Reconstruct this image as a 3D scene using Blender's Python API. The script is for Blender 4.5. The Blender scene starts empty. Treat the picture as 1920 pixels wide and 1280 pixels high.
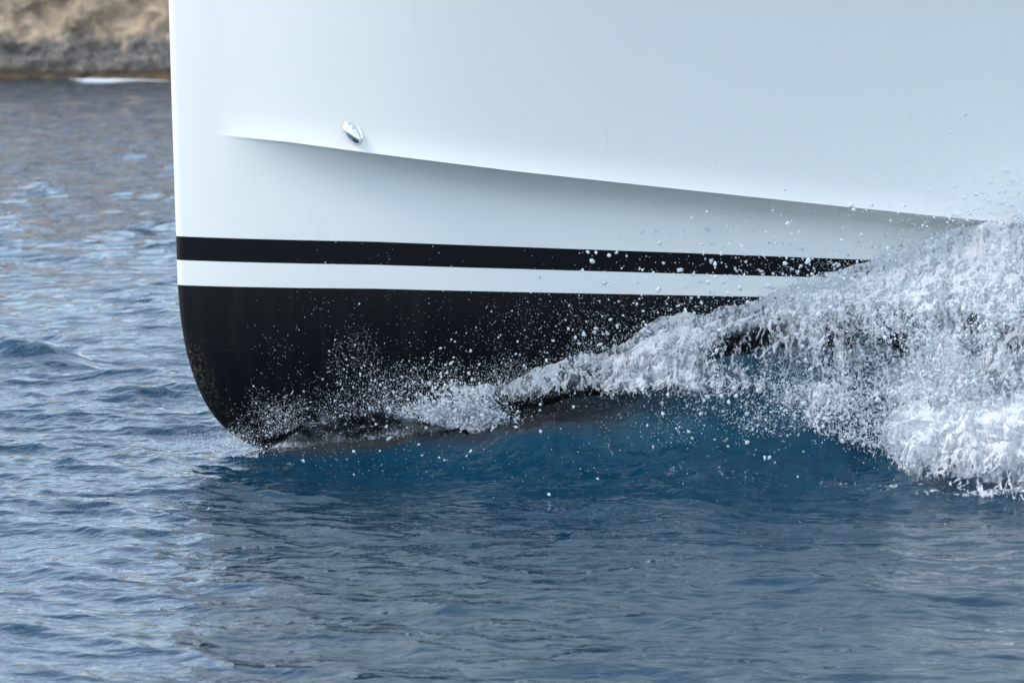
import bpy, math
import numpy as np
from mathutils import Vector

R = math.radians
rng = np.random.default_rng(7)
S = bpy.context.scene

# ------------------------------------------------------------------ camera
CAM_Y, CAM_Z, PITCH, LENS = -25.0, 2.6, 4.683, 173.08
cam = bpy.data.cameras.new('camera')
cam.lens = LENS; cam.sensor_width = 36.0; cam.clip_end = 3000; cam.clip_start = 0.5
cam.dof.use_dof = True; cam.dof.focus_distance = 23.7; cam.dof.aperture_fstop = 6.0
camo = bpy.data.objects.new('camera', cam); S.collection.objects.link(camo)
camo.location = (0, CAM_Y, CAM_Z); camo.rotation_euler = (R(90 - PITCH), 0, 0)
S.camera = camo

# ------------------------------------------------------------------ world, sun, exposure
SUN_DIR = Vector((-0.72, 0.11, 0.68)).normalized()          # towards the sun
SUN_EL = math.asin(SUN_DIR.z); SUN_AZ = math.atan2(SUN_DIR.x, SUN_DIR.y)
w = bpy.data.worlds.new("World"); S.world = w; w.use_nodes = True
nt = w.node_tree; nt.nodes.clear()
def N(t, kind, **kw):
    n = t.nodes.new(kind)
    for k, v in kw.items():
        if k.startswith('i_'):
            n.inputs[k[2:].replace('_', ' ')].default_value = v
        else: setattr(n, k, v)
    return n
out = N(nt, 'ShaderNodeOutputWorld'); bg = N(nt, 'ShaderNodeBackground'); bg.inputs[1].default_value = 0.14
sky = N(nt, 'ShaderNodeTexSky', sky_type='NISHITA', sun_disc=False, sun_elevation=SUN_EL, sun_rotation=SUN_AZ,
        air_density=1.0, dust_density=.5, ozone_density=1.6)
tc = N(nt, 'ShaderNodeTexCoord')
mp = N(nt, 'ShaderNodeMapping'); mp.inputs['Scale'].default_value = (1, 1, 3.2)
cn = N(nt, 'ShaderNodeTexNoise'); cn.inputs['Scale'].default_value = 4.2; cn.inputs['Detail'].default_value = 7; cn.inputs['Roughness'].default_value = .55
cr = N(nt, 'ShaderNodeMapRange'); cr.inputs['From Min'].default_value = .43; cr.inputs['From Max'].default_value = .60; cr.inputs['To Max'].default_value = .85
mx = N(nt, 'ShaderNodeMix', data_type='RGBA'); mx.inputs['B'].default_value = (9.0, 10.1, 11.5, 1)
nt.links.new(tc.outputs['Generated'], mp.inputs[0]); nt.links.new(mp.outputs[0], cn.inputs['Vector'])
nt.links.new(cn.outputs['Fac'], cr.inputs[0])
sx = N(nt, 'ShaderNodeSeparateXYZ'); nt.links.new(tc.outputs['Generated'], sx.inputs[0])      # fewer clouds towards the cliff, a cloud bank opposite
cb = N(nt, 'ShaderNodeMapRange'); cb.inputs['From Min'].default_value = -.5; cb.inputs['From Max'].default_value = .8; cb.inputs['To Min'].default_value = 1.0; cb.inputs['To Max'].default_value = .62
nt.links.new(sx.outputs['Y'], cb.inputs[0])
cm = N(nt, 'ShaderNodeMath', operation='MULTIPLY'); nt.links.new(cr.outputs[0], cm.inputs[0]); nt.links.new(cb.outputs[0], cm.inputs[1])
nt.links.new(cm.outputs[0], mx.inputs['Factor'])
nt.links.new(sky.outputs[0], mx.inputs['A']); nt.links.new(mx.outputs['Result'], bg.inputs[0]); nt.links.new(bg.outputs[0], out.inputs[0])
sl = bpy.data.lights.new('sun', 'SUN'); sl.energy = 1.7; sl.angle = R(14); sl.color = (1, .95, .88)
so = bpy.data.objects.new('sun', sl); S.collection.objects.link(so)
so.rotation_euler = SUN_DIR.to_track_quat('Z', 'Y').to_euler()
S.view_settings.view_transform = 'Standard'; S.view_settings.look = 'None'; S.view_settings.gamma = 1
S.view_settings.exposure = .78
S.render.engine = 'CYCLES'; S.cycles.use_denoising = True
S.cycles.max_bounces = 8; S.cycles.transparent_max_bounces = 24; S.cycles.diffuse_bounces = 6; S.cycles.glossy_bounces = 4
S.cycles.caustics_reflective = False; S.cycles.caustics_refractive = False

# ------------------------------------------------------------------ helpers
FPX = 1920 * LENS / 36.0
cp, sp = math.cos(R(PITCH)), math.sin(R(PITCH))
def sight(px, py, y):                       # where a sight line of the survey photograph meets the vertical plane y
    a = (px - 960) / FPX; b = (640 - py) / FPX
    dx, dy, dz = a, cp + b * sp, -sp + b * cp
    k = (y - CAM_Y) / dy
    return dx * k, CAM_Z + dz * k
def on_water(px, py, z=0.0):
    a = (px - 960) / FPX; b = (640 - py) / FPX
    k = (z - CAM_Z) / (-sp + b * cp)
    return a * k, CAM_Y + (cp + b * sp) * k
def sstep(a, b, x):
    t = np.clip((x - a) / (b - a), 0, 1); return t * t * (3 - 2 * t)

def _hash(ix, iy, iz, seed):
    h = (ix.astype(np.int64) * 374761393 + iy.astype(np.int64) * 668265263 + iz.astype(np.int64) * 2147483647 + seed * 974711) & 0xffffffff
    h = ((h ^ (h >> 13)) * 1274126177) & 0xffffffff
    h = ((h ^ (h >> 16)) * 2246822519) & 0xffffffff
    return ((h ^ (h >> 15)) & 0xffffff) / float(0xffffff)
def vnoise(x, y, z, seed=0):
    x0, y0, z0 = np.floor(x), np.floor(y), np.floor(z)
    fx, fy, fz = x - x0, y - y0, z - z0
    fx, fy, fz = [f * f * f * (f * (f * 6 - 15) + 10) for f in (fx, fy, fz)]
    r = 0
    for i in (0, 1):
        for j in (0, 1):
            for k in (0, 1):
                wgt = (fx if i else 1 - fx) * (fy if j else 1 - fy) * (fz if k else 1 - fz)
                r = r + wgt * _hash(x0 + i, y0 + j, z0 + k, seed)
    return r
def fbm(x, y, z, oct=4, seed=0, gain=.5):
    a, s, t = 1.0, 0, 0
    for o in range(oct):
        s = s + a * vnoise(x, y, z, seed + o * 17); t += a; a *= gain
        x, y, z = x * 2.03 + 3.1, y * 2.03 - 1.7, z * 2.03 + .9
    return s / t                               # 0..1 around .5
def ridged(x, y, z, oct=4, seed=0):
    a, s, t = 1.0, 0, 0
    for o in range(oct):
        s = s + a * (1 - np.abs(2 * vnoise(x, y, z, seed + o * 17) - 1)); t += a; a *= .55
        x, y, z = x * 2.1 + 3.1, y * 2.1 - 1.7, z * 2.1 + .9
    return s / t

def mesh_np(name, V, F, smooth=True, attrs=None):
    V = np.ascontiguousarray(V, dtype=np.float32); F = np.ascontiguousarray(F, dtype=np.int32)
    m = bpy.data.meshes.new(name); n = F.shape[1]
    m.vertices.add(len(V)); m.vertices.foreach_set('co', V.ravel())
    m.loops.add(F.size); m.loops.foreach_set('vertex_index', F.ravel())
    m.polygons.add(len(F)); m.polygons.foreach_set('loop_start', np.arange(0, F.size, n, dtype=np.int32))
    m.polygons.foreach_set('loop_total', np.full(len(F), n, dtype=np.int32))
    m.polygons.foreach_set('use_smooth', np.full(len(F), smooth, dtype=bool))
    m.update(calc_edges=True); m.validate()
    for k, a in (attrs or {}).items():
        at = m.attributes.new(k, 'FLOAT', 'POINT'); at.data.foreach_set('value', np.ascontiguousarray(a, dtype=np.float32).ravel())
    return m
def obj(name, me, mat, parent=None, label=None, cat=None, kind=None, group=None):
    o = bpy.data.objects.new(name, me); S.collection.objects.link(o)
    if mat: me.materials.append(mat)
    if parent: o.parent = parent
    for k, v in (('label', label), ('category', cat), ('kind', kind), ('group', group)):
        if v: o[k] = v
    return o
def gridF(nu, nv, flip=False):              # index = i*nv + j
    i, j = np.meshgrid(np.arange(nu - 1), np.arange(nv - 1), indexing='ij')
    a = (i * nv + j).ravel()
    F = np.stack([a, a + nv, a + nv + 1, a + 1], 1)
    return F[:, ::-1] if flip else F

def mat(name):
    m = bpy.data.materials.new(name); m.use_nodes = True
    t = m.node_tree; p = t.nodes['Principled BSDF']
    return m, t, p
def noise(t, scale, detail=4, rough=.5, vec=None, dist=0.0):
    n = N(t, 'ShaderNodeTexNoise'); n.inputs['Scale'].default_value = scale; n.inputs['Detail'].default_value = detail
    n.inputs['Roughness'].default_value = rough; n.inputs['Distortion'].default_value = dist
    if vec is not None: t.links.new(vec, n.inputs['Vector'])
    return n
def mapped(t, scale, loc=(0, 0, 0), rot=(0, 0, 0)):
    c = N(t, 'ShaderNodeTexCoord'); m = N(t, 'ShaderNodeMapping')
    m.inputs['Scale'].default_value = scale; m.inputs['Location'].default_value = loc; m.inputs['Rotation'].default_value = rot
    t.links.new(c.outputs['Object'], m.inputs[0]); return m.outputs[0]
def mrange(t, src, a, b, c=0., d=1., smooth=False):
    n = N(t, 'ShaderNodeMapRange'); n.inputs['From Min'].default_value = a; n.inputs['From Max'].default_value = b
    n.inputs['To Min'].default_value = c; n.inputs['To Max'].default_value = d
    if smooth: n.interpolation_type = 'SMOOTHSTEP'
    t.links.new(src, n.inputs[0]); return n.outputs[0]
def mth(t, op, a, b=None, c=None, clamp=False):
    n = N(t, 'ShaderNodeMath', operation=op); n.use_clamp = clamp
    for i, v in enumerate((a, b, c)):
        if v is None: continue
        if isinstance(v, (int, float)): n.inputs[i].default_value = v
        else: t.links.new(v, n.inputs[i])
    return n.outputs[0]
def mixc(t, fac, a, b):
    n = N(t, 'ShaderNodeMix', data_type='RGBA')
    if isinstance(fac, (int, float)): n.inputs['Factor'].default_value = fac
    else: t.links.new(fac, n.inputs['Factor'])
    for k, v in (('A', a), ('B', b)):
        if isinstance(v, tuple): n.inputs[k].default_value = (*v, 1)
        else: t.links.new(v, n.inputs[k])
    return n.outputs['Result']
def attr(t, name):
    n = N(t, 'ShaderNodeAttribute', attribute_name=name); return n.outputs['Fac']
def bump(t, h, strength, dist, prev=None):
    n = N(t, 'ShaderNodeBump'); n.inputs['Strength'].default_value = strength; n.inputs['Distance'].default_value = dist
    t.links.new(h, n.inputs['Height'])
    if prev is not None: t.links.new(prev, n.inputs['Normal'])
    return n.outputs['Normal']

# ------------------------------------------------------------------ hull form
STEM_PX = [(300, -700), (316, 0), (322, 200), (330, 442), (333, 534), (337, 585), (345, 640), (353, 675), (365, 712), (380, 747),
           (400, 780), (425, 807), (455, 828), (492, 845), (560, 868), (700, 900), (900, 935), (1300, 975)]
_st = np.array([sight(px, py, 0.0) for px, py in STEM_PX])
_o = np.argsort(_st[:, 1])
_ys, _xs = _st[_o, 1], _st[_o, 0]
_zf = np.linspace(_ys[0], _ys[-1], 1600)
_xf = np.interp(_zf, _ys, _xs)
_k = np.hanning(61); _k /= _k.sum()
_xf2 = np.convolve(np.pad(_xf, 30, mode='edge'), _k, 'valid')
_xf = np.where((_zf > _ys[0] + .05), _xf2, _xf)
X0 = float(np.interp(1.0, _zf, _xf))
def stem_x(z): return np.interp(z, _zf, _xf)
_sg = np.linspace(0, 16, 3201)
_ang = np.radians(np.where(_sg < 6, 11.5 + 25 * np.exp(-_sg / .75), 11.5 * np.clip((14 - _sg) / 8, 0, 1)))
_B = np.concatenate([[0], np.cumsum(np.tan(_ang[:-1]) * np.diff(_sg))])
NOSE = .035
def half(s):
    s = np.maximum(s, 0); q = np.clip(1 - s / NOSE, 0, 1)
    return NOSE * np.sqrt(1 - q * q) + np.interp(s, _sg, _B) * .96
KEEL = -.62
def fit_line(pts, extra=0.0):
    r = []
    for px, py in pts:
        y = 0.0
        for _ in range(8):
            x, z = sight(px, py, y); y = -(half(x - X0) + extra)
        r.append((x, z))
    return np.array(r)
L1 = fit_line([(333, 534), (700, 541), (1380, 555.5), (1920, 567)])
L2 = fit_line([(332, 487), (700, 496.5), (960, 504), (1500, 519), (1920, 531)])
L3 = fit_line([(330, 442), (700, 453), (960, 462.5), (1280, 474), (1620, 487), (1920, 498)])
L4 = fit_line([(330, 250), (407, 253), (540, 266), (680, 284), (820, 301), (960, 318), (1280, 352.5), (1560, 382), (1800, 406), (1920, 417)], .06)
def zline(L, x, slope):
    e = L[-1, 0]
    return np.where(x > e, L[-1, 1] + (x - e) * slope, np.interp(x, L[:, 0], L[:, 1]))
def z1(x): return zline(L1, x, -.02)
def z2(x): return zline(L2, x, -.022)
def z3(x): return zline(L3, x, -.024)
def z4(x): return zline(L4, x, -.024)
ZTOP = 4.6
CH0 = L4[1, 0]
def lip_w(x): return .016 * (1 - np.exp(-np.clip(x - CH0, 0, None) / .12))
def chine_w(x): return .145 * (1 - np.exp(-(np.clip(x - CH0, 0, None) / .80) ** 1.7)) + lip_w(x) + .02 * np.clip(x - CH0, 0, 4)
def hull_y(x, z):
    """half breadth of the hull at station x and height z"""
    s = x - stem_x(z)
    b = half(s)
    a1, a3, a4 = z1(x), z3(x), z4(x)
    v = np.clip((a1 - z) / (a1 - KEEL), 0, 1)
    g = 1 - .80 * v ** 1.9
    t = np.clip((z - a3) / np.maximum(a4 - a3, .02), 0, 1)
    cw = chine_w(x)
    up = np.clip(z - a4, 0, None)
    lower = cw * np.where(t > .996, 1.0, .84 * t ** 5.6)
    upper = cw - lip_w(x) * (1 - np.exp(-up / .06)) + (.05 * up + .045 * up ** 2) * (1 - np.exp(-np.maximum(s, 0) / 1.6))
    return b * g + np.where(z > a4, upper, lower) * (1 - np.exp(-np.maximum(s, 0) / .12))
_s_list = np.concatenate([np.array([0, .0006, .002, .004, .007, .011, .016, .022, .028, .035, .045]), np.arange(.06, 5.2, .02), np.arange(5.2, 12.0, .1)])
def row_pts(zfun):
    s = _s_list; x = X0 + s
    for _ in range(25):
        z = zfun(x); x = .5 * x + .5 * (stem_x(z) + s)
    z = zfun(x)
    return x, hull_y(x, z), z
def hull_zone(rows):
    """rows: functions x -> z from the top to the bottom; port and starboard sides joined round the stem"""
    P, Q = [], []
    for zf in rows:
        x, b, z = row_pts(zf)
        left = np.stack([x, -b, z], 1); right = np.stack([x, b, z], 1)
        P.append(np.concatenate([right[::-1], left[1:]], 0))
    P = np.array(P)
    nv = P.shape[1]
    return P.reshape(-1, 3), gridF(P.shape[0], nv, flip=True)
def lerp_rows(fa, fb, n, power=1.0):
    rs = []
    for k in range(n):
        q = (k / (n - 1)) ** power
        rs.append(lambda x, q=q: fa(x) * (1 - q) + fb(x) * q)
    return rs

# materials of the yacht
def paint(name, col, rough, spec=.5, coat=.0):
    m, t, p = mat(name)
    n = noise(t, 1.3, 5, .6, mapped(t, (1, 1, .25)))
    n2 = noise(t, 60, 3, .5, mapped(t, (1, 1, 1)))
    c = mixc(t, mrange(t, n.outputs['Fac'], .3, .7), tuple(v * .99 for v in col), tuple(min(1, v * 1.005) for v in col))
    t.links.new(c, p.inputs['Base Color'])
    t.links.new(mrange(t, n.outputs['Fac'], .3, .7, rough * .97, rough * 1.03), p.inputs['Roughness'])
    p.inputs['Specular IOR Level'].default_value = spec
    p.inputs['Coat Weight'].default_value = coat; p.inputs['Coat Roughness'].default_value = .06
    t.links.new(bump(t, n.outputs['Fac'], .012, .05), p.inputs['Normal'])
    return m, t, p, c
M_white, t, p, c = paint('white_gelcoat', (.86, .87, .815), .28, .5, .25)
# faint thin dried drips on the gelcoat
dn = noise(t, 1.0, 3, .5, mapped(t, (34, 34, 1.6)))
dm = mth(t, 'MULTIPLY', mrange(t, dn.outputs['Fac'], .68, .76), .14)
t.links.new(mixc(t, dm, c, (.55, .55, .50)), p.inputs['Base Color'])
M_stripe, *_ = paint('black_boot_stripe', (.003, .0035, .006), .22, .12, .0)
M_anti, t, p, c = paint('black_antifouling', (.004, .0045, .006), .38, .14)
# tan fouling near the stem and scuffs along an old waterline
tcn = N(t, 'ShaderNodeTexCoord'); sep = N(t, 'ShaderNodeSeparateXYZ'); t.links.new(tcn.outputs['Object'], sep.inputs[0])
nz = noise(t, 55, 6, .7, mapped(t, (1, 1, 1)))
f1 = mth(t, 'MULTIPLY', mrange(t, attr(t, 'edge'), .13, .03), mrange(t, sep.outputs['Z'], .62, .50))
f1 = mth(t, 'MULTIPLY', f1, mrange(t, sep.outputs['Z'], .10, .34))
f1 = mth(t, 'MULTIPLY', f1, mrange(t, nz.outputs['Fac'], .50, .62))
nl = noise(t, 6, 7, .75, mapped(t, (1, 1, 16)))
f2 = mth(t, 'MULTIPLY', mrange(t, nl.outputs['Fac'], .60, .70), mrange(t, mth(t, 'ABSOLUTE', mth(t, 'SUBTRACT', sep.outputs['Z'], .55)), .10, .0))
f2 = mth(t, 'MULTIPLY', f2, .5)
c2 = mixc(t, mth(t, 'MULTIPLY', f1, .4), c, (.24, .21, .15))
c3 = mixc(t, f2, c2, (.10, .11, .10))
vs = noise(t, 2.5, 4, .6, mapped(t, (6, 6, .3)))
c4 = mixc(t, mth(t, 'MULTIPLY', mrange(t, vs.outputs['Fac'], .5, .75), .12), c3, (.06, .06, .06))
t.links.new(c4, p.inputs['Base Color'])

yacht = bpy.data.objects.new('motor_yacht', None); S.collection.objects.link(yacht)
yacht['label'] = 'white yacht bow with black boot stripe and black bottom cutting through the water'
yacht['category'] = 'yacht'
yacht.location = (0, 0, 0)
eps = 0.0
q = np.concatenate([np.linspace(0, .2, 12), np.linspace(.22, 1, 34)])
top_rows = lerp_rows(lambda x: np.full_like(x, ZTOP), lambda x: z4(x) + .012, 60, .8) + lerp_rows(lambda x: z4(x) + .008, z4, 4)
top_rows += [(lambda x, q=q_: (z4(x) - .0008) * (1 - q) + z3(x) * q) for q_ in q]     # spray rail, its cove, down to the boot stripe
V, F = hull_zone(top_rows); obj('topsides', mesh_np('topsides', V, F), M_white, yacht)
V, F = hull_zone(lerp_rows(z3, z2, 8)); o = obj('boot_stripe', mesh_np('boot_stripe', V, F), M_stripe, yacht)
V, F = hull_zone(lerp_rows(z2, z1, 8)); obj('white_band', mesh_np('white_band', V, F), M_white, yacht)
V, F = hull_zone(lerp_rows(z1, lambda x: np.full_like(x, KEEL), 70))
obj('hull_bottom', mesh_np('hull_bottom', V, F, attrs={'edge': V[:, 0] - stem_x(V[:, 2])}), M_anti, yacht)
# deck, toe rail and transom close the form
x, b, z = row_pts(lambda x: np.full_like(x, ZTOP))
nn = len(x); V = np.concatenate([np.stack([x, -b, z - .05], 1), np.stack([x, b, z - .05], 1)]); V = V.reshape(2, nn, 3).reshape(-1, 3)
obj('deck', mesh_np('deck', V, gridF(2, nn)), M_white, yacht)
xe = _s_list[-1]
sec = []
for zz in np.linspace(ZTOP, KEEL, 60):
    xx = float(stem_x(zz) + xe); yy = float(hull_y(np.array([xx]), np.array([zz]))[0]); sec.append((xx, yy, zz))
sec = np.array(sec); V = np.concatenate([sec * [1, -1, 1], sec])
obj('transom', mesh_np('transom', V, gridF(2, 60)), M_white, yacht)
# raised toe rail
P = []
for off, dz in ((0, 0), (0, .09), (.05, .10), (.06, 0)):
    P.append(np.stack([x, -(b - off), z + dz], 1))
P2 = [p_ * [1, -1, 1] for p_ in P]
for nm, QQ in (('toe_rail', P), ('toe_rail', P2)):
    V = np.array(QQ); obj(nm, mesh_np(nm, V.reshape(-1, 3), gridF(4, nn)), M_white, yacht)

# polished oval fitting above the spray rail
def fitting():
    y = 0
    for _ in range(10):
        x, z = sight(662, 249, y); y = -float(hull_y(np.array([x]), np.array([z]))[0])
    e = .02
    hx = (hull_y(np.array([x + e]), np.array([z]))[0] - hull_y(np.array([x - e]), np.array([z]))[0]) / (2 * e)
    hz = (hull_y(np.array([x]), np.array([z + e]))[0] - hull_y(np.array([x]), np.array([z - e]))[0]) / (2 * e)
    n = Vector((-hx, -1, -hz)).normalized()
    a = Vector((.62, 0, -.785)); a = (a - n * a.dot(n)).normalized(); b = n.cross(a)
    C = Vector((x, y, z))
    return C, a, b, n
C0, A0, B0, N0 = fitting()
m, t, p = mat('polished_steel'); M_steel = m
p.inputs['Metallic'].default_value = 1; p.inputs['Base Color'].default_value = (.80, .82, .84, 1); p.inputs['Roughness'].default_value = .19

def lens_shape(la, lb, h, base, nr=18, na=48, off=(0, 0), skew=0.0, taper=0.0):
    V = []
    for i in range(nr + 1):
        q = i / nr * math.pi / 2; r = math.cos(q); hh = math.sin(q) ** .9 * h
        for k in range(na):
            th = 2 * math.pi * k / na
            u = la * r * math.cos(th) + skew * hh; v = lb * r * math.sin(th) * (1 - taper * math.cos(th))
            P = C0 + A0 * (u + off[0]) + B0 * (v + off[1]) + N0 * (base + hh); V.append(P)
    V = np.array([tuple(v) for v in V])
    F = []
    for i in range(nr):
        for k in range(na):
            F.append((i * na + k, i * na + (k + 1) % na, (i + 1) * na + (k + 1) % na, (i + 1) * na + k))
    return V, np.array(F)
fit = bpy.data.objects.new('hull_fitting', None); S.collection.objects.link(fit); fit.parent = yacht
V, F = lens_shape(.073, .046, .010, -.004); flange = obj('hull_fitting_flange', mesh_np('hull_fitting_flange', V, F), M_steel, None)
bpy.data.objects.remove(fit)
flange.name = 'hull_fitting'; flange.parent = yacht; flange['label'] = 'polished oval steel fitting above the spray rail'
V, F = lens_shape(.066, .036, .042, .002, off=(.002, 0), skew=-.18, taper=.12); obj('dome', mesh_np('dome', V, F), M_steel, flange)

# ------------------------------------------------------------------ water
def grow(start, step, end, k=1.07):
    r = []; v = start; d = step
    while v < end: d *= k; v += d; r.append(v)
    return np.array(r)
def axis(a, b, d, lo, hi, k=1.07):
    mid = np.arange(a, b + d / 2, d)
    return np.concatenate([-(grow(-a, d, -lo, k))[::-1], mid, grow(b, d, hi, k)])
gx = axis(-3.4, 3.9, .015, -500, 500, 1.022); gy = axis(-8.7, 1.2, .019, -120, 700, 1.0075)
gy = gy[(gy > -40)]; gy = np.concatenate([[-120, -80, -55], gy])
XX, YY = np.meshgrid(gx, gy, indexing='ij')
dxg = np.gradient(gx); dyg = np.gradient(gy)
SPC = np.maximum(np.broadcast_to(dxg[:, None], XX.shape), np.broadcast_to(dyg[None, :], XX.shape) * .7)
CREST_PX = [(440, 0), (500, 0.01), (560, .06), (640, .12), (720, .17), (800, .22), (900, .25), (960, .29), (1040, .40), (1140, .51), (1240, .64), (1400, .84), (1600, .94), (1920, .90), (2600, .5), (4000, .3)]
_cx = np.array([(p_[0] - 960) / FPX * 24.2 for p_ in CREST_PX]); _ca = np.array([p_[1] for p_ in CREST_PX])
def xpx(px): return (px - 960) / FPX * 24.2
def climbA(x): return np.interp(x, _cx, _ca, left=0)
def climbW(x): return np.interp(x, [xpx(500), xpx(700), xpx(1000), xpx(1300), xpx(1920), 8], [.06, .16, .34, .52, .62, .8])
WLB = lambda x: hull_y(x, np.zeros_like(x))
def wave_h(x, y, spc, hgt=True):
    r = np.random.default_rng(11)
    h = np.zeros_like(x); ox = np.zeros_like(x); oy = np.zeros_like(x)
    calm = calmness(x, y)
    n = 120
    for i in range(n):
        lam = 4.5 * (.075 / 4.5) ** ((i + r.random()) / n)
        th = R(62) + r.normal() * R(34)                    # direction the wave runs
        k = 2 * math.pi / lam
        slope = .029 * (lam / .5) ** (-.5 if lam > .5 else -.06)
        if lam > 1.5: slope *= .62
        a = slope / k
        ph = r.random() * 6.283
        wgt = sstep(lam * .50, lam * .22, spc)
        cw = 1 - (calm * (.45 if lam < .2 else .20 if lam < .9 else .15))
        arg = k * (x * math.cos(th) + y * math.sin(th)) + ph
        aw = a * wgt * cw
        h += aw * np.sin(arg); c_ = np.cos(arg) * aw * .9
        ox += c_ * math.cos(th); oy += c_ * math.sin(th)
    # patches of stronger and weaker ripple
    pat = .55 + .9 * fbm(x * .55, y * .22, x * 0, 3, 5)
    return h * pat, ox * pat, oy * pat
def calmness(x, y):
    # the lee of the hull: water beside the boat is smoother
    e = fbm(x * 1.5, y * .6, x * 0, 3, 31) - .5
    nr_ = np.exp(-np.clip(np.abs(y) - WLB(np.clip(x, X0, 9)), 0, None) / .6)
    return (1 - .9 * nr_) * sstep(X0 + .1, X0 + 1.5, x + e * 1.1 + (y + 3) * .05) * sstep(-22, -9, y)
def bow_wave(x, y):
    d = np.abs(y) - WLB(np.clip(x, X0, 9))
    dd = np.clip(d, 0, None)
    A = climbA(x); W = climbW(x)
    wob = fbm(x * 3.0, y * 3.0, x * 0, 3, 77) - .5
    h = A * np.exp(-(dd / (W * (1 + .5 * wob))) ** 1.35)
    # outer shoulder with a soft front that runs out from the bow
    front = .10 + .30 * np.clip(x - xpx(430), 0, None) ** .8
    sh = (.095 - .045 * sstep(-.8, 1.2, x)) * sstep(xpx(380), xpx(640), x) * (1 - .5 * sstep(2.5, 5, x)) * (.7 + .6 * fbm(x * 1.6, y * 1.6, x * 0, 3, 78))
    h += sh * np.exp(-((dd - front * .75) / (.17 + .08 * np.clip(x + 1.3, 0, 4))) ** 2)
    h -= .035 * sstep(xpx(420), xpx(700), x) * np.exp(-((dd - front * 1.7 - .35) / .45) ** 2)
    return h
H, OX, OY = wave_h(XX, YY, SPC)
BW = bow_wave(XX, YY)
near = np.exp(-np.clip(np.abs(YY) - WLB(np.clip(XX, X0, 9)), 0, None) / .5) * sstep(X0, X0 + 1, XX)
turb = ((fbm(XX * 7, YY * 5, XX * 0, 5, 91, .6) - .5) * .13 + (ridged(XX * 2.2 + YY * 1.5, YY * 4, XX * 0, 3, 93) - .6) * .05) * near * sstep(xpx(500), xpx(900), XX) * sstep(.2, .05, SPC)
# one steeper wavelet to the left of the bow
wx, wy = on_water(60, 672)
ux, uy = XX - wx, (YY - wy)
swell = .15 * np.exp(-np.abs((ux - .1 * np.sign(ux)) / .30) ** 1.6) * np.exp(-(np.abs(uy + .35 * ux) / .26) ** 1.3)
wx, wy = on_water(240, 880)
ux, uy = XX - wx, (YY - wy)
swell += .05 * np.exp(-(ux / .45) ** 2) * np.exp(-np.abs(uy - .35 * ux) / .30)
ZZ = H * (1 - .1 * near) + BW + turb + swell
XO = XX + OX * (1 - near); YO = YY + OY * (1 - near)
# foam on the surface
def foam_mask(x, y):
    d = np.abs(y) - WLB(np.clip(x, X0, 9)); dd = np.clip(d, 0, None)
    f = np.zeros_like(x)
    A = climbA(x)
    f = np.maximum(f, .80 * np.exp(-(dd / .05) ** 2) * sstep(xpx(470), xpx(600), x) * .75)
    f = np.maximum(f, 1.0 * np.exp(-(dd / .10) ** 2) * sstep(xpx(880), xpx(1000), x))
    # clump on the shoulder of the wave
    f = np.maximum(f, 1.15 * np.exp(-((x - xpx(862)) / .20) ** 2) * np.exp(-((dd - .05) / .16) ** 2))
    f = np.maximum(f, .72 * np.exp(-((x - xpx(735)) / .12) ** 2) * np.exp(-((dd - .14) / .09) ** 2))
    # broken water below the spray, right
    f = np.maximum(f, 1.2 * sstep(xpx(1560), xpx(1740), x + .25 * (fbm(x * 3, y * 3, x * 0, 3, 3) - .5)) * sstep(1.12, .55, dd + .2 * (fbm(x * 4, y * 4, x * 0, 3, 8) - .5)))
    f = np.maximum(f, .60 * sstep(xpx(1300), xpx(1560), x) * sstep(.95, .5, dd))
    # thin bubbles drawn out over the face of the wave
    f = np.maximum(f, .37 * sstep(xpx(950), xpx(1150), x) * sstep(1.25, .5, dd) * sstep(.02, .1, dd))
    # loose streaks
    def on_surface(px, py):
        ys = np.linspace(-12, 3, 3001); a_ = (px - 960) / FPX; b_ = (640 - py) / FPX
        k = (ys - CAM_Y) / (cp + b_ * sp); xr = a_ * k; zr = CAM_Z + (-sp + b_ * cp) * k
        i = int(np.argmax(zr < bow_wave(xr, ys))); return xr[i], ys[i]
    for px, py, rx, ry, a in ((1140, 826, .14, .22, .56), (1165, 800, .22, .2, .50), (1265, 880, .12, .16, .60), (1370, 884, .12, .12, .58), (1240, 796, .1, .12, .5),
                              (1440, 880, .2, .18, .56), (1560, 900, .22, .16, .60), (1650, 918, .16, .12, .64), (1780, 920, .3, .10, .70), (1880, 915, .3, .12, .8),
                              (680, 868, .12, .10, .5), (560, 852, .18, .12, .5), (440, 838, .14, .25, .66), (470, 846, .10, .16, .72), (400, 838, .18, .3, .5), (330, 850, .22, .3, .44)):
        cx, cy = on_surface(px, py)
        f = np.maximum(f, (a - .04) * np.exp(-((x - cx) / rx) ** 2 - ((y - cy) / ry) ** 2))
    return f
FO = foam_mask(XX, YY)
V = np.stack([XO, YO, ZZ], -1).reshape(-1, 3)
m, t, p = mat('sea_water'); M_water = m
v1 = mapped(t, (1.0, 1.0, 1.0)); 
nA = noise(t, 3.2, 3, .45, mapped(t, (.8, 1.5, .3), rot=(0, 0, .3)), .5)
nB = noise(t, 17, 3, .5, mapped(t, (.75, 1.2, .3), rot=(0, 0, -.2)), .8)
calm_a = attr(t, 'calm')
hA = mth(t, 'MULTIPLY', nA.outputs['Fac'], mrange(t, attr(t, 'far'), 0, 1, .25, 1.0))
hB = mth(t, 'MULTIPLY', nB.outputs['Fac'], mrange(t, calm_a, 0, 1, 1.5, .35))
b1 = bump(t, hA, 1.0, .13); b2 = bump(t, hB, 1.0, .0045, b1)
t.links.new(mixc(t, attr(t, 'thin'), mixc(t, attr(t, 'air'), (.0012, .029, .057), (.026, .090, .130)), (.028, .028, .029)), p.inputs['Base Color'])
p.inputs['Roughness'].default_value = .03; p.inputs['IOR'].default_value = 1.333
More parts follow.
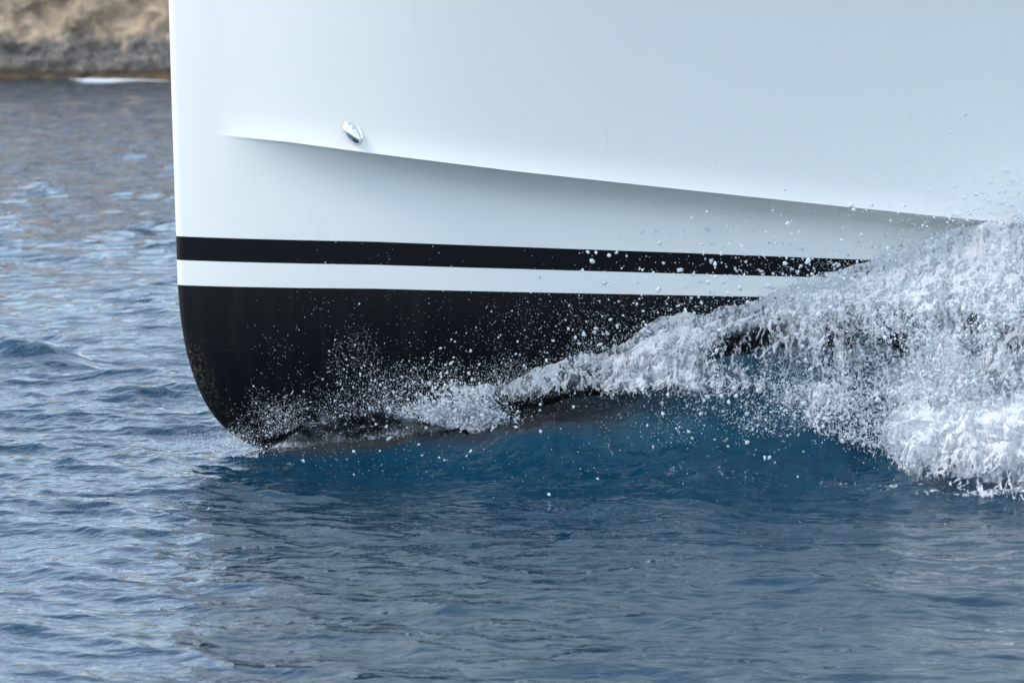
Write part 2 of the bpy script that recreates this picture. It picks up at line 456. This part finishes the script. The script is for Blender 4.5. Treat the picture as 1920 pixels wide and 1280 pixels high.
t.links.new(b2, p.inputs['Normal'])
fa = attr(t, 'foam')
fn = noise(t, 14, 9, .75, mapped(t, (1.0, .5, 1)), 1.4)
fn2 = noise(t, 60, 5, .7, mapped(t, (1.0, .5, 1)), .8)
fs = mth(t, 'ADD', mth(t, 'MULTIPLY', mth(t, 'SUBTRACT', fn.outputs['Fac'], .5), 1.5), mth(t, 'MULTIPLY', mth(t, 'SUBTRACT', fn2.outputs['Fac'], .5), .9))
fm = mrange(t, mth(t, 'ADD', fa, fs), .58, .92, 0, .92, True)
fm = mth(t, 'MULTIPLY', fm, mrange(t, fa, .03, .15))
foamb = N(t, 'ShaderNodeBsdfPrincipled'); foamb.inputs['Base Color'].default_value = (.88, .91, .93, 1); foamb.inputs['Roughness'].default_value = .5
foamb.inputs['Subsurface Weight'].default_value = 0
fbn = bump(t, fn2.outputs['Fac'], .6, .02); t.links.new(fbn, foamb.inputs['Normal'])
ms = N(t, 'ShaderNodeMixShader'); t.links.new(fm, ms.inputs[0]); t.links.new(p.outputs[0], ms.inputs[1]); t.links.new(foamb.outputs[0], ms.inputs[2])
t.links.new(ms.outputs[0], t.nodes['Material Output'].inputs['Surface'])
_dd = np.clip(np.abs(YY) - WLB(np.clip(XX, X0, 9)), 0, None)
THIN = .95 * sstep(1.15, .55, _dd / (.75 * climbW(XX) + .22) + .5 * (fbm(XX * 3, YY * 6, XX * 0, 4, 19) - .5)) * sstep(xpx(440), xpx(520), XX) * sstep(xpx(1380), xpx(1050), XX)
AIR = np.exp(-((XX - xpx(1480)) / .75) ** 2) * np.exp(-((_dd - .25) / .35) ** 2) * (.35 + .9 * fbm(XX * 4, YY * 4, XX * 0, 4, 23)) + .30 * np.exp(-((XX - xpx(1150)) / .5) ** 2) * np.exp(-((_dd - .35) / .25) ** 2)
me = mesh_np('sea_water', V, gridF(len(gx), len(gy)), attrs={'air': np.clip(AIR, 0, 1).reshape(-1), 'thin': THIN.reshape(-1), 'far': sstep(.03, .14, SPC).reshape(-1), 'foam': FO.reshape(-1), 'calm': calmness(XX, YY).reshape(-1)})
water = obj('sea_water', me, M_water, kind='structure')

# ------------------------------------------------------------------ spray
def water_z(x, y): return bow_wave(x, y)
def foam_material(name, film_a=.48, lo=.22, hi=.58, wshift=0.0, zs=.50):
    m, t, p = mat(name)
    d = attr(t, 'dens')
    base = mapped(t, (1.0, 1.0, zs))
    wn = noise(t, 9, 4, .6, base)
    vm = N(t, 'ShaderNodeVectorMath', operation='MULTIPLY_ADD'); t.links.new(wn.outputs['Color'], vm.inputs[0]); vm.inputs[1].default_value = (.16, .16, .16); t.links.new(base, vm.inputs[2])
    wv = vm.outputs[0]
    def cells(sc, wdt):
        v = N(t, 'ShaderNodeTexVoronoi', feature='DISTANCE_TO_EDGE'); v.inputs['Scale'].default_value = sc; t.links.new(wv, v.inputs['Vector'])
        return mrange(t, v.outputs['Distance'], 0, wdt, 1, 0, True)
    c1, c2 = cells(14, .22), cells(36, .30)
    n1 = noise(t, 5, 6, .6, wv); n2 = noise(t, 26, 7, .7, wv); n3 = noise(t, 85, 4, .65, base)
    def term(x, mean, k): return mth(t, 'MULTIPLY', mth(t, 'SUBTRACT', x, mean), k)
    s_ = mth(t, 'ADD', mth(t, 'ADD', term(c1, .35, .34), term(c2, .40, .24)), mth(t, 'ADD', term(n2.outputs['Fac'], .5, 1.2), term(n3.outputs['Fac'], .5, .5)))
    aw = mrange(t, mth(t, 'ADD', d, s_), .40 + wshift, .66 + wshift * 1.5, 0, 1, True)
    af = mth(t, 'MULTIPLY', mrange(t, mth(t, 'ADD', d, term(n1.outputs['Fac'], .5, 1.0)), lo, hi, 0, 1, True), film_a)
    a = mth(t, 'MAXIMUM', aw, af)
    t.links.new(mixc(t, mrange(t, aw, .05, .5), (.50, .58, .64), (.965, .975, .98)), p.inputs['Base Color']); p.inputs['Roughness'].default_value = .5; p.inputs['Specular IOR Level'].default_value = .3
    p.inputs['IOR'].default_value = 1.33
    t.links.new(bump(t, n3.outputs['Fac'], .5, .005, bump(t, s_, .6, .012)), p.inputs['Normal'])
    tl = N(t, 'ShaderNodeBsdfTranslucent'); tl.inputs[0].default_value = (.90, .94, .97, 1)
    mt = N(t, 'ShaderNodeMixShader'); mt.inputs[0].default_value = .45; t.links.new(p.outputs[0], mt.inputs[1]); t.links.new(tl.outputs[0], mt.inputs[2])
    tr = N(t, 'ShaderNodeBsdfTransparent')
    mm = N(t, 'ShaderNodeMixShader'); t.links.new(a, mm.inputs[0]); t.links.new(tr.outputs[0], mm.inputs[1]); t.links.new(mt.outputs[0], mm.inputs[2])
    t.links.new(mm.outputs[0], t.nodes['Material Output'].inputs['Surface'])
    return m
M_foam = foam_material('white_foam')
M_film = foam_material('clear_water_film', .42, .10, .50, .10, 1.3)
TOP_PX = [(780, 700), (860, 705), (940, 724), (1040, 682), (1140, 640), (1240, 604), (1320, 592), (1400, 562), (1520, 520), (1620, 490), (1720, 450), (1800, 420), (1920, 392), (2300, 330), (3000, 380)]
def _top():
    r = []
    for px, py in TOP_PX:
        y = -.5
        for _ in range(8):
            x, z = sight(px, py, y); y = -float(hull_y(np.array([x]), np.array([z]))[0]) - .03
        r.append((x, z))
    return np.array(r)
TOP = _top()
def top_z(x): return np.interp(x, TOP[:, 0], TOP[:, 1])
def reach(x): return np.interp(x, [xpx(780), xpx(1000), xpx(1240), xpx(1450), xpx(1700), xpx(1920), 6], [.10, .16, .30, .42, .62, .78, .9])
def zpy(py): return sight(960, py, -1.0)[1]
def zone(x, z, pts, soft):
    """soft mask: 1 below the line through pts (px, py)"""
    l = np.interp(x, [xpx(a) for a, b in pts], [zpy(b) for a, b in pts]); return sstep(-soft, soft, l - z)
def dens_fn(x, z, q):
    """how closed the thrown water is at station x and height z"""
    wob = .16 * (fbm(x * 3, z * 3, x * 0, 4, 500) - .5)
    X_, Z_ = x + wob, z + .7 * wob
    below_crest = zone(X_, Z_, [(800, 770), (960, 758), (1040, 718), (1140, 690), (1240, 664), (1400, 622), (1560, 570), (1700, 560), (1920, 600)], .05)
    below_lace = zone(X_, Z_, [(800, 775), (960, 762), (1060, 744), (1240, 728), (1400, 730), (1520, 780), (1640, 860), (1920, 1000)], .05)
    mass = zone(X_, Z_, [(1500, 900), (1600, 760), (1700, 725), (1920, 715)], .06) * sstep(xpx(1545), xpx(1680), X_ - .25 * (Z_ - .1))
    d = .53 + .03 * sstep(xpx(1500), xpx(1750), X_)
    d = d * (1 - below_crest) + below_crest * (.39 - .03 * sstep(xpx(1450), xpx(1700), X_))
    d = d * (1 - below_lace) + below_lace * .02
    d = np.maximum(d, mass * (.44 + .30 * sstep(.0, .28, z)))
    return d * sstep(0, .05, q) * sstep(xpx(790), xpx(900), x)
def sheet(lay, seed, dscale, zdrop, noise_amp):
    xs = np.arange(xpx(790), 5.4, .012); qs = np.linspace(0, 1, 190)
    X, Q = np.meshgrid(xs, qs, indexing='ij')
    zt = top_z(X) - zdrop; D = reach(X) * dscale
    n1 = fbm(X * 4.2, X * 0, X * 0 + lay, 5, seed, .62) - .5
    zt = zt + (n1 * .15) * (1 - .6 * sstep(xpx(1350), xpx(1500), X) * sstep(xpx(1750), xpx(1600), X))
    yout = D * (1 - (1 - Q) ** 1.5)
    ytop = hull_y(X, np.clip(zt, 0, 4)) + .012 + .05 * lay
    foot = -.05
    Z = foot + (zt - foot) * (1 - Q ** 1.5)
    lip = .10 * np.exp(-(Q / .18) ** 2) * sstep(.2, 1.4, X)
    Y = -np.maximum(ytop + yout + lip, hull_y(X, np.clip(Z, 0, 4)) + .01 + yout * .3)
    k = noise_amp * sstep(0, .15, Q + .05)
    Xn = X + k * 1.2 * (fbm(X * 8, Y * 8, Z * 6, 4, seed + 1) - .5) - .18 * Q * 0
    Yn = Y + k * 1.7 * (ridged(X * 8, Y * 7, Z * 5.5, 4, seed + 2) - .6)
    Yn = np.minimum(Yn, -(hull_y(X, np.clip(Z, 0, 4)) + .006))
    Zn = Z + k * 1.2 * (fbm(X * 6, Y * 6, Z * 6, 4, seed + 3) - .5)
    d = dens_fn(Xn, Zn, Q) + .22 * (fbm(X * 4.5, Q * 2.0, Z * 1.5, 3, seed + 9) - .5)
    macro = .70 * (fbm(Xn * 2.6, Zn * 2.0, Xn * 0, 5, 610, .6) - .5)                    # gaps and clots reach through every layer
    fingers = .34 * (ridged(Xn * 5.5 + Zn * 1.2, Zn * 1.5, Xn * 0, 4, 620) - .62)
    inlace = sstep(.55, .40, dens_fn(Xn, Zn, Q)) * sstep(.10, .30, dens_fn(Xn, Zn, Q))
    d = d + macro * (.55 + .45 * inlace) + fingers * (.35 + .65 * inlace) - (.0, .05, .10, .15)[lay] * (1 + 1.3 * inlace)
    return np.stack([Xn, Yn, Zn], -1).reshape(-1, 3), gridF(len(xs), len(qs)), d.reshape(-1)
Vs, Fs, Ds = [], [], []; off = 0
for a in ((0, 100, .55, .0, .05), (1, 200, .85, .06, .07), (2, 300, 1.1, .16, .09), (3, 400, 1.35, .30, .10)):
    V, F, d = sheet(*a); Vs.append(V); Fs.append(F + off); Ds.append(d); off += len(V)
spray = obj('bow_spray', mesh_np('bow_spray', np.concatenate(Vs), np.concatenate(Fs), attrs={'dens': np.concatenate(Ds)}), M_foam,
            label='white curtain of broken water thrown up along the black hull bottom', cat='spray', kind='stuff')

# thin clear film of water climbing the forefoot
def film():
    xs = np.arange(xpx(470), xpx(1000), .008); qs = np.linspace(0, 1, 90)
    X, Q = np.meshgrid(xs, qs, indexing='ij')
    zt = np.interp(X, [xpx(470), xpx(540), xpx(640), xpx(800), xpx(1000)], [.03, .14, .30, .34, .34]) + .10 * (fbm(X * 5, X * 0, X * 0, 3, 55) - .5)
    Z = -.02 + (zt + .02) * (1 - Q)
    Y = -(hull_y(X, Z) + .012 + .10 * Q ** .8 + .05 * (ridged(X * 5, Z * 7, X * 0, 4, 66) - .5))
    d = .27 + .55 * (fbm(X * 4 + Z * 5, Z * 7, X * 0, 5, 88, .6) - .5) - .3 * sstep(.25, 0, Q) - .3 * sstep(xpx(880), xpx(1000), X)
    return np.stack([X, Y, Z], -1).reshape(-1, 3), gridF(len(xs), len(qs)), d.reshape(-1)
V, F, d = film()
obj('water_film', mesh_np('water_film', V, F, attrs={'dens': d}), M_film, label='thin lacy film of water curling up the forefoot of the hull', cat='spray', kind='stuff')

# droplets
def ico(sub):
    g = (1 + 5 ** .5) / 2
    v = np.array([(-1, g, 0), (1, g, 0), (-1, -g, 0), (1, -g, 0), (0, -1, g), (0, 1, g), (0, -1, -g), (0, 1, -g), (g, 0, -1), (g, 0, 1), (-g, 0, -1), (-g, 0, 1)], float)
    f = np.array([(0, 11, 5), (0, 5, 1), (0, 1, 7), (0, 7, 10), (0, 10, 11), (1, 5, 9), (5, 11, 4), (11, 10, 2), (10, 7, 6), (7, 1, 8), (3, 9, 4), (3, 4, 2), (3, 2, 6), (3, 6, 8), (3, 8, 9), (4, 9, 5), (2, 4, 11), (6, 2, 10), (8, 6, 7), (9, 8, 1)])
    v /= np.linalg.norm(v[0])
    for _ in range(sub):
        c = {}; vl = list(v); nf = []
        def mid(a, b):
            k = (min(a, b), max(a, b))
            if k not in c:
                p_ = (vl[a] + vl[b]) / 2; vl.append(p_ / np.linalg.norm(p_)); c[k] = len(vl) - 1
            return c[k]
        for a, b, d_ in f:
            x_, y_, z_ = mid(a, b), mid(b, d_), mid(d_, a); nf += [(a, x_, z_), (b, y_, x_), (d_, z_, y_), (x_, y_, z_)]
        v = np.array(vl); f = np.array(nf)
    return v, f
def blobs(P, rad, sub, stretch=.5):
    v, f = ico(sub); n = len(P)
    sc = rad[:, None] * (1 + stretch * (rng.random((n, 3)) - .35))
    V = P[:, None, :] + v[None] * sc[:, None, :]
    if stretch > .6:
        V = V + (rad[:, None, None] * .5) * (rng.random(V.shape) - .5)
    F = f[None] + (np.arange(n) * len(v))[:, None, None]
    return V.reshape(-1, 3), F.reshape(-1, 3)
pts, rads = [], []
def emit(x, y, z, r):
    ok = (-y > hull_y(x, np.clip(z, -.5, 4.5)) + r) & (z > -.01)
    pts.append(np.stack([x, y, z], 1)[ok]); rads.append(r[ok])
def radii(n, lo, hi, a=2.6):
    lo *= .62; hi *= .62; a += .4; u = rng.random(n); return np.minimum(lo * (1 - u) ** (-1 / a), hi)
# 1 fine splatter over the forefoot
n = 19000
x = xpx(rng.uniform(400, 1180, n)); 
zb = np.interp(x, [xpx(400), xpx(480), xpx(560), xpx(700), xpx(820), xpx(1180)], [.03, .06, .15, .22, .22, .42])
zh = np.interp(x, [xpx(400), xpx(470), xpx(640), xpx(900), xpx(1180)], [.05, .13, .20, .15, .13])
z = zb + rng.gamma(1.4, 1, n) * zh * .78
dn_ = fbm(x * 5, z * 5, x * 0, 4, 701); keep = rng.random(n) < np.clip((dn_ - .34) * 3, .08, 1)
y = -(hull_y(x, z) + rng.exponential(.07, n) + .01)
emit(x[keep], y[keep], z[keep], radii(keep.sum(), .0015, .006))
# 2 splatter above the crest, up to the boot stripe
n = 5600
x = xpx(760 + 1140 * rng.random(n) ** .62); z = top_z(x) - .05 + rng.exponential(.13, n)
y = -(hull_y(x, z) + rng.exponential(.10, n) + .02)
emit(x, y, z, radii(n, .0017, .012, 2.0))
# 2b larger drops flung before the stripes
n = 420
x = xpx(rng.normal(1420, 170, n)); z = .75 + rng.normal(.25, .17, n) + .12 * (x - xpx(1400))
ok = z > top_z(x) - .1
y = -(hull_y(x, z) + rng.uniform(.05, .4, n)); r = radii(n, .004, .016, 2.0); emit(x[ok], y[ok], z[ok], r[ok])
# 3 curtain
def curtain(n, p0, p1, q0, q1, thr, sharp, lo, hi, a, seed, spread=.10, extra=0.0):
    x = xpx(rng.uniform(p0, p1, n)); q = rng.uniform(q0, q1, n)
    zt = top_z(x); D = reach(x)
    z = -.03 + (zt + .03) * (1 - q ** 1.4) + rng.normal(0, .02, n)
    y = -(hull_y(x, np.clip(z, 0, 4)) + .02 + D * (1 - (1 - q) ** 1.5) * rng.uniform(.4, 1.25, n) + rng.exponential(spread, n) + extra)
    px = x / 24.2 * FPX + 960
    dd = ridged(x * 3.4, z * 3.0, x * 0, 4, seed) * .6 + fbm(x * 9, z * 9, y * 3, 3, seed + 5) * .4
    keep = rng.random(n) < np.clip((dd - thr) * sharp, 0, 1) * np.clip(dens_fn(x, z, q) * 1.9, .10, 1)
    lace_ = sstep(.60, .45, dens_fn(x, z, q))
    keep &= rng.random(n) < 1 - lace_ * np.clip((.515 - fbm(x * 2.6, z * 2.0, x * 0, 5, 610, .6)) * 9, 0, .93)
    emit(x[keep], y[keep], z[keep], radii(int(keep.sum()), lo, hi, a))
curtain(38000, 1180, 2300, .0, 1.0, .50, 5, .0028, .014, 2.4, 801)
curtain(6000, 930, 1330, .0, .5, .50, 5, .0022, .009, 2.4, 811, .02)
curtain(42000, 1560, 2400, .30, 1.02, .44, 6, .0030, .014, 2.6, 821, .14)
curtain(14000, 1330, 1800, .5, 1.0, .48, 5, .003, .014, 2.2, 831, .2)
# 4 plume at the top right
n = 9000
x = xpx(rng.normal(1880, 90, n)); z = top_z(x) - .05 + rng.exponential(.055, n) * (1 + 1.2 * (rng.random(n) < .3))
dd = ridged(x * 7, z * 5, x * 0, 3, 841); keep = rng.random(n) < np.clip((dd - .5) * 5, 0, 1)
y = -(hull_y(x, z) + rng.uniform(.02, .35, n)); emit(x[keep], y[keep], z[keep], radii(int(keep.sum()), .0022, .009))
# 5 loose drops before the wave and over the open water
n = 1700
px = rng.uniform(560, 1700, n); x = xpx(px)
d_ = rng.exponential(.35, n); y = -(WLB(x) + .05 + d_)
z = water_z(x, y) + rng.exponential(.07, n); emit(x, y, z, radii(n, .0016, .009, 2.1))
n = 24
x = xpx(rng.uniform(700, 1600, n)); y = -(WLB(x) + rng.uniform(.2, .9, n)); z = rng.uniform(.03, .35, n); emit(x, y, z, rng.uniform(.004, .009, n))
# 5b thinning shower on the left flank of the breaking mass
n = 17000
px = 1660 - np.abs(rng.normal(0, 150, n)); x = xpx(px); d_ = rng.uniform(.15, .75, n); y = -(WLB(x) + d_)
z = np.maximum(water_z(x, y), 0) + rng.exponential(.10, n) * (.4 + .6 * (px > 1500))
dd = fbm(x * 6, z * 6, y * 4, 3, 861); keep = rng.random(n) < np.clip((dd - .38) * 5, .05, 1)
emit(x[keep], y[keep], z[keep], radii(int(keep.sum()), .0020, .009, 2.5))
# 6 foam clump by the shoulder and the cut of the stem
n = 12000
x = xpx(862) + rng.normal(0, .13, n); z = .17 + np.abs(rng.normal(0, .085, n)) - .35 * (x - xpx(862)) * (x < 10) * .5
y = -(hull_y(x, z) + .05 + np.abs(rng.normal(0, .08, n)))
dd = fbm(x * 9, z * 9, y * 9, 3, 851); keep = rng.random(n) < np.clip((dd - .36) * 6, 0, 1)
emit(x[keep], y[keep], z[keep], radii(int(keep.sum()), .0028, .010))
n = 2600
x = X0 + .28 + rng.normal(0, .16, n); y = rng.normal(-.08, .22, n); z = np.abs(rng.normal(0, .03, n)) + .01
emit2 = (x < stem_x(z) - .01) | (np.abs(y) > hull_y(x, z) + .01)
pts.append(np.stack([x, y, z], 1)[emit2]); rads.append(radii(int(emit2.sum()), .0016, .006))
n = 16000
x = xpx(rng.uniform(1600, 2300, n)); y = -(WLB(x) + reach(x) * 1.15 + rng.normal(.05, .14, n)); z = np.maximum(water_z(x, y), 0) + rng.exponential(.035, n)
dd = fbm(x * 7, y * 7, z * 0, 3, 871); keep = rng.random(n) < np.clip((dd - .40) * 6, .05, 1)
emit(x[keep], y[keep], z[keep], radii(int(keep.sum()), .0022, .009, 2.4))
# 7 fringe in the broken water at right
n = 15000
x = xpx(rng.uniform(1560, 2300, n)); px = x / 24.2 * FPX + 960
dmax = .85; y = -(WLB(x) + rng.uniform(.3, 1.0, n) ** .8 * dmax); z = water_z(x, y) + rng.exponential(.03, n)
emit(x, y, z, radii(n, .003, .013, 2.3))
P = np.concatenate(pts); Rr = np.concatenate(rads)
big = Rr > .0036
m, t, p = mat('water_droplets'); M_drop = m
p.inputs['Base Color'].default_value = (.88, .92, .95, 1); p.inputs['Roughness'].default_value = .15; p.inputs['IOR'].default_value = 1.33
tl = N(t, 'ShaderNodeBsdfTranslucent'); tl.inputs[0].default_value = (.90, .94, .97, 1)
mt = N(t, 'ShaderNodeMixShader'); mt.inputs[0].default_value = .5; t.links.new(p.outputs[0], mt.inputs[1]); t.links.new(tl.outputs[0], mt.inputs[2])
t.links.new(mt.outputs[0], t.nodes['Material Output'].inputs['Surface'])
PB, RB = P[big], Rr[big]; ex = rng.random(len(PB)) < .6       # many of the larger drops are joined clots
for kk in (1, 2):
    dirn = rng.normal(size=(int(big.sum()), 3)) * [.8, .5, 1.1]; dirn /= np.linalg.norm(dirn, axis=1)[:, None]
    P2_ = P[big] + dirn * (Rr[big] * rng.uniform(.8, 1.5, len(Rr[big])))[:, None]
    PB = np.concatenate([PB, P2_[ex]]); RB = np.concatenate([RB, (Rr[big] * rng.uniform(.4, .8, len(Rr[big])))[ex]])
Vb, Fb = blobs(PB, RB, 1, .7); Va, Fa = blobs(P[~big], Rr[~big], 0, .4)
obj('spray_droplets', mesh_np('spray_droplets', np.concatenate([Vb, Va]), np.concatenate([Fb, Fa + len(Vb)])), M_drop,
    label='countless white droplets flying from the bow wave', cat='droplets', kind='stuff')
print('droplets', len(P), int(big.sum()))

# ------------------------------------------------------------------ far shore
CX, CY = on_water(0, 150)
cy0 = CY
xs = np.concatenate([np.arange(-90, -16, .5), np.arange(-16, 16, .07), np.arange(16, 90, .5)]); zs = np.concatenate([np.arange(-1, 3.0, .05), np.linspace(3.05, 5.6, 40)])
X, Zc = np.meshgrid(xs, zs, indexing='ij')
prof = np.interp(Zc, [-1, 0, .25, .5, 1.6, 4, 5.6], [-.9, -.35, .0, .15, .45, 1.2, 2.2])
Yc = cy0 + .5 + prof - .9 * (fbm(X * .35, Zc * .5, X * 0, 3, 11) - .5) - .55 * (ridged(X * 1.3, Zc * 1.6, X * 0, 4, 21) - .5) - .10 * (fbm(X * 5, Zc * 5, X * 0, 4, 31) - .5) + .0006 * X ** 2
topj = 1.6 * (fbm(X * .12, X * 0, X * 0, 4, 41) - .5) * sstep(3.5, 5.6, Zc)
V = np.stack([X, Yc, Zc + topj], -1)
back = V[:, -1:, :] + np.array([0, 14, 2.0]); back2 = V[:, -1:, :] + np.array([0, 60, 3.0])
V = np.concatenate([V, back, back2], 1)
nv = V.shape[1]
m, t, p = mat('shore_rock'); M_rock = m
sep = N(t, 'ShaderNodeSeparateXYZ'); tcn = N(t, 'ShaderNodeTexCoord'); t.links.new(tcn.outputs['Object'], sep.inputs[0])
na = noise(t, 1.7, 7, .65, mapped(t, (1, 1, 1.0)), .4); nb = noise(t, .7, 5, .6, mapped(t, (1.0, 1, 1.2), loc=(3, 5, 1)), .3); nc = noise(t, 7, 6, .7, mapped(t, (1, 1, 1)))
col = mixc(t, mrange(t, na.outputs['Fac'], .40, .58), (.28, .20, .14), (.72, .52, .33))
col = mixc(t, mth(t, 'MULTIPLY', mrange(t, nc.outputs['Fac'], .55, .75), .35), col, (.17, .14, .12))
col = mixc(t, mth(t, 'MULTIPLY', mrange(t, nb.outputs['Fac'], .58, .68), .6), col, (.68, .45, .20))
zj = mth(t, 'ADD', sep.outputs['Z'], mth(t, 'MULTIPLY', mth(t, 'SUBTRACT', na.outputs['Fac'], .5), 1.1))
grey = mixc(t, mrange(t, nc.outputs['Fac'], .4, .62), (.11, .095, .08), (.30, .26, .22))
col = mixc(t, mrange(t, zj, .62, .92), grey, col)
zk = mth(t, 'ADD', sep.outputs['Z'], mth(t, 'MULTIPLY', mth(t, 'SUBTRACT', nb.outputs['Fac'], .5), .25))
col = mixc(t, mrange(t, zk, .16, .30), (.030, .022, .012), col)
ochre = mixc(t, mrange(t, nc.outputs['Fac'], .4, .6), (.16, .09, .025), (.05, .035, .015))
col = mixc(t, mrange(t, zk, .06, .14), ochre, col)
t.links.new(col, p.inputs['Base Color']); p.inputs['Roughness'].default_value = .85
t.links.new(bump(t, nc.outputs['Fac'], .6, .1), p.inputs['Normal'])
obj('cliff', mesh_np('cliff', V.reshape(-1, 3), gridF(len(xs), nv)), M_rock, kind='structure')
# surf at the foot of the cliff
M_surf, t, p = mat('shore_surf'); p.inputs['Base Color'].default_value = (.60, .64, .68, 1); p.inputs['Roughness'].default_value = .6
nf = noise(t, 12, 4, .6, mapped(t, (1, 1, 1))); t.links.new(bump(t, nf.outputs['Fac'], .6, .04), p.inputs['Normal'])
xs = np.arange(-14, 14, .03); th = np.linspace(0, math.pi, 14)
X, T = np.meshgrid(xs, th, indexing='ij')
win = np.exp(-((X + 7.6) / 1.05) ** 6) + .25 * np.exp(-((X + 9.3) / .45) ** 4) + sstep(-6, -5, X) * .7 + sstep(-10.5, -12, X) * .7
hh = .026 * win * np.clip((fbm(X * 1.8 + 8.35, X * 0, X * 0, 3, 61) - .20) * 4, .8, 1.1) * (.7 + .6 * fbm(X * 4, T, X * 0, 3, 62)) + .008
V = np.stack([X, cy0 - .25 + .0006 * X ** 2 - np.cos(T) * .5 * (.4 + hh * 9), -.02 + np.sin(T) * hh * 1.3 + hh * .3 * (fbm(X * 9, T * 3, X * 0, 3, 63) - .5)], -1)
obj('shore_surf', mesh_np('shore_surf', V.reshape(-1, 3), gridF(len(xs), 14)), M_surf, label='thin line of white surf breaking along the foot of the rocks', cat='surf', kind='stuff')
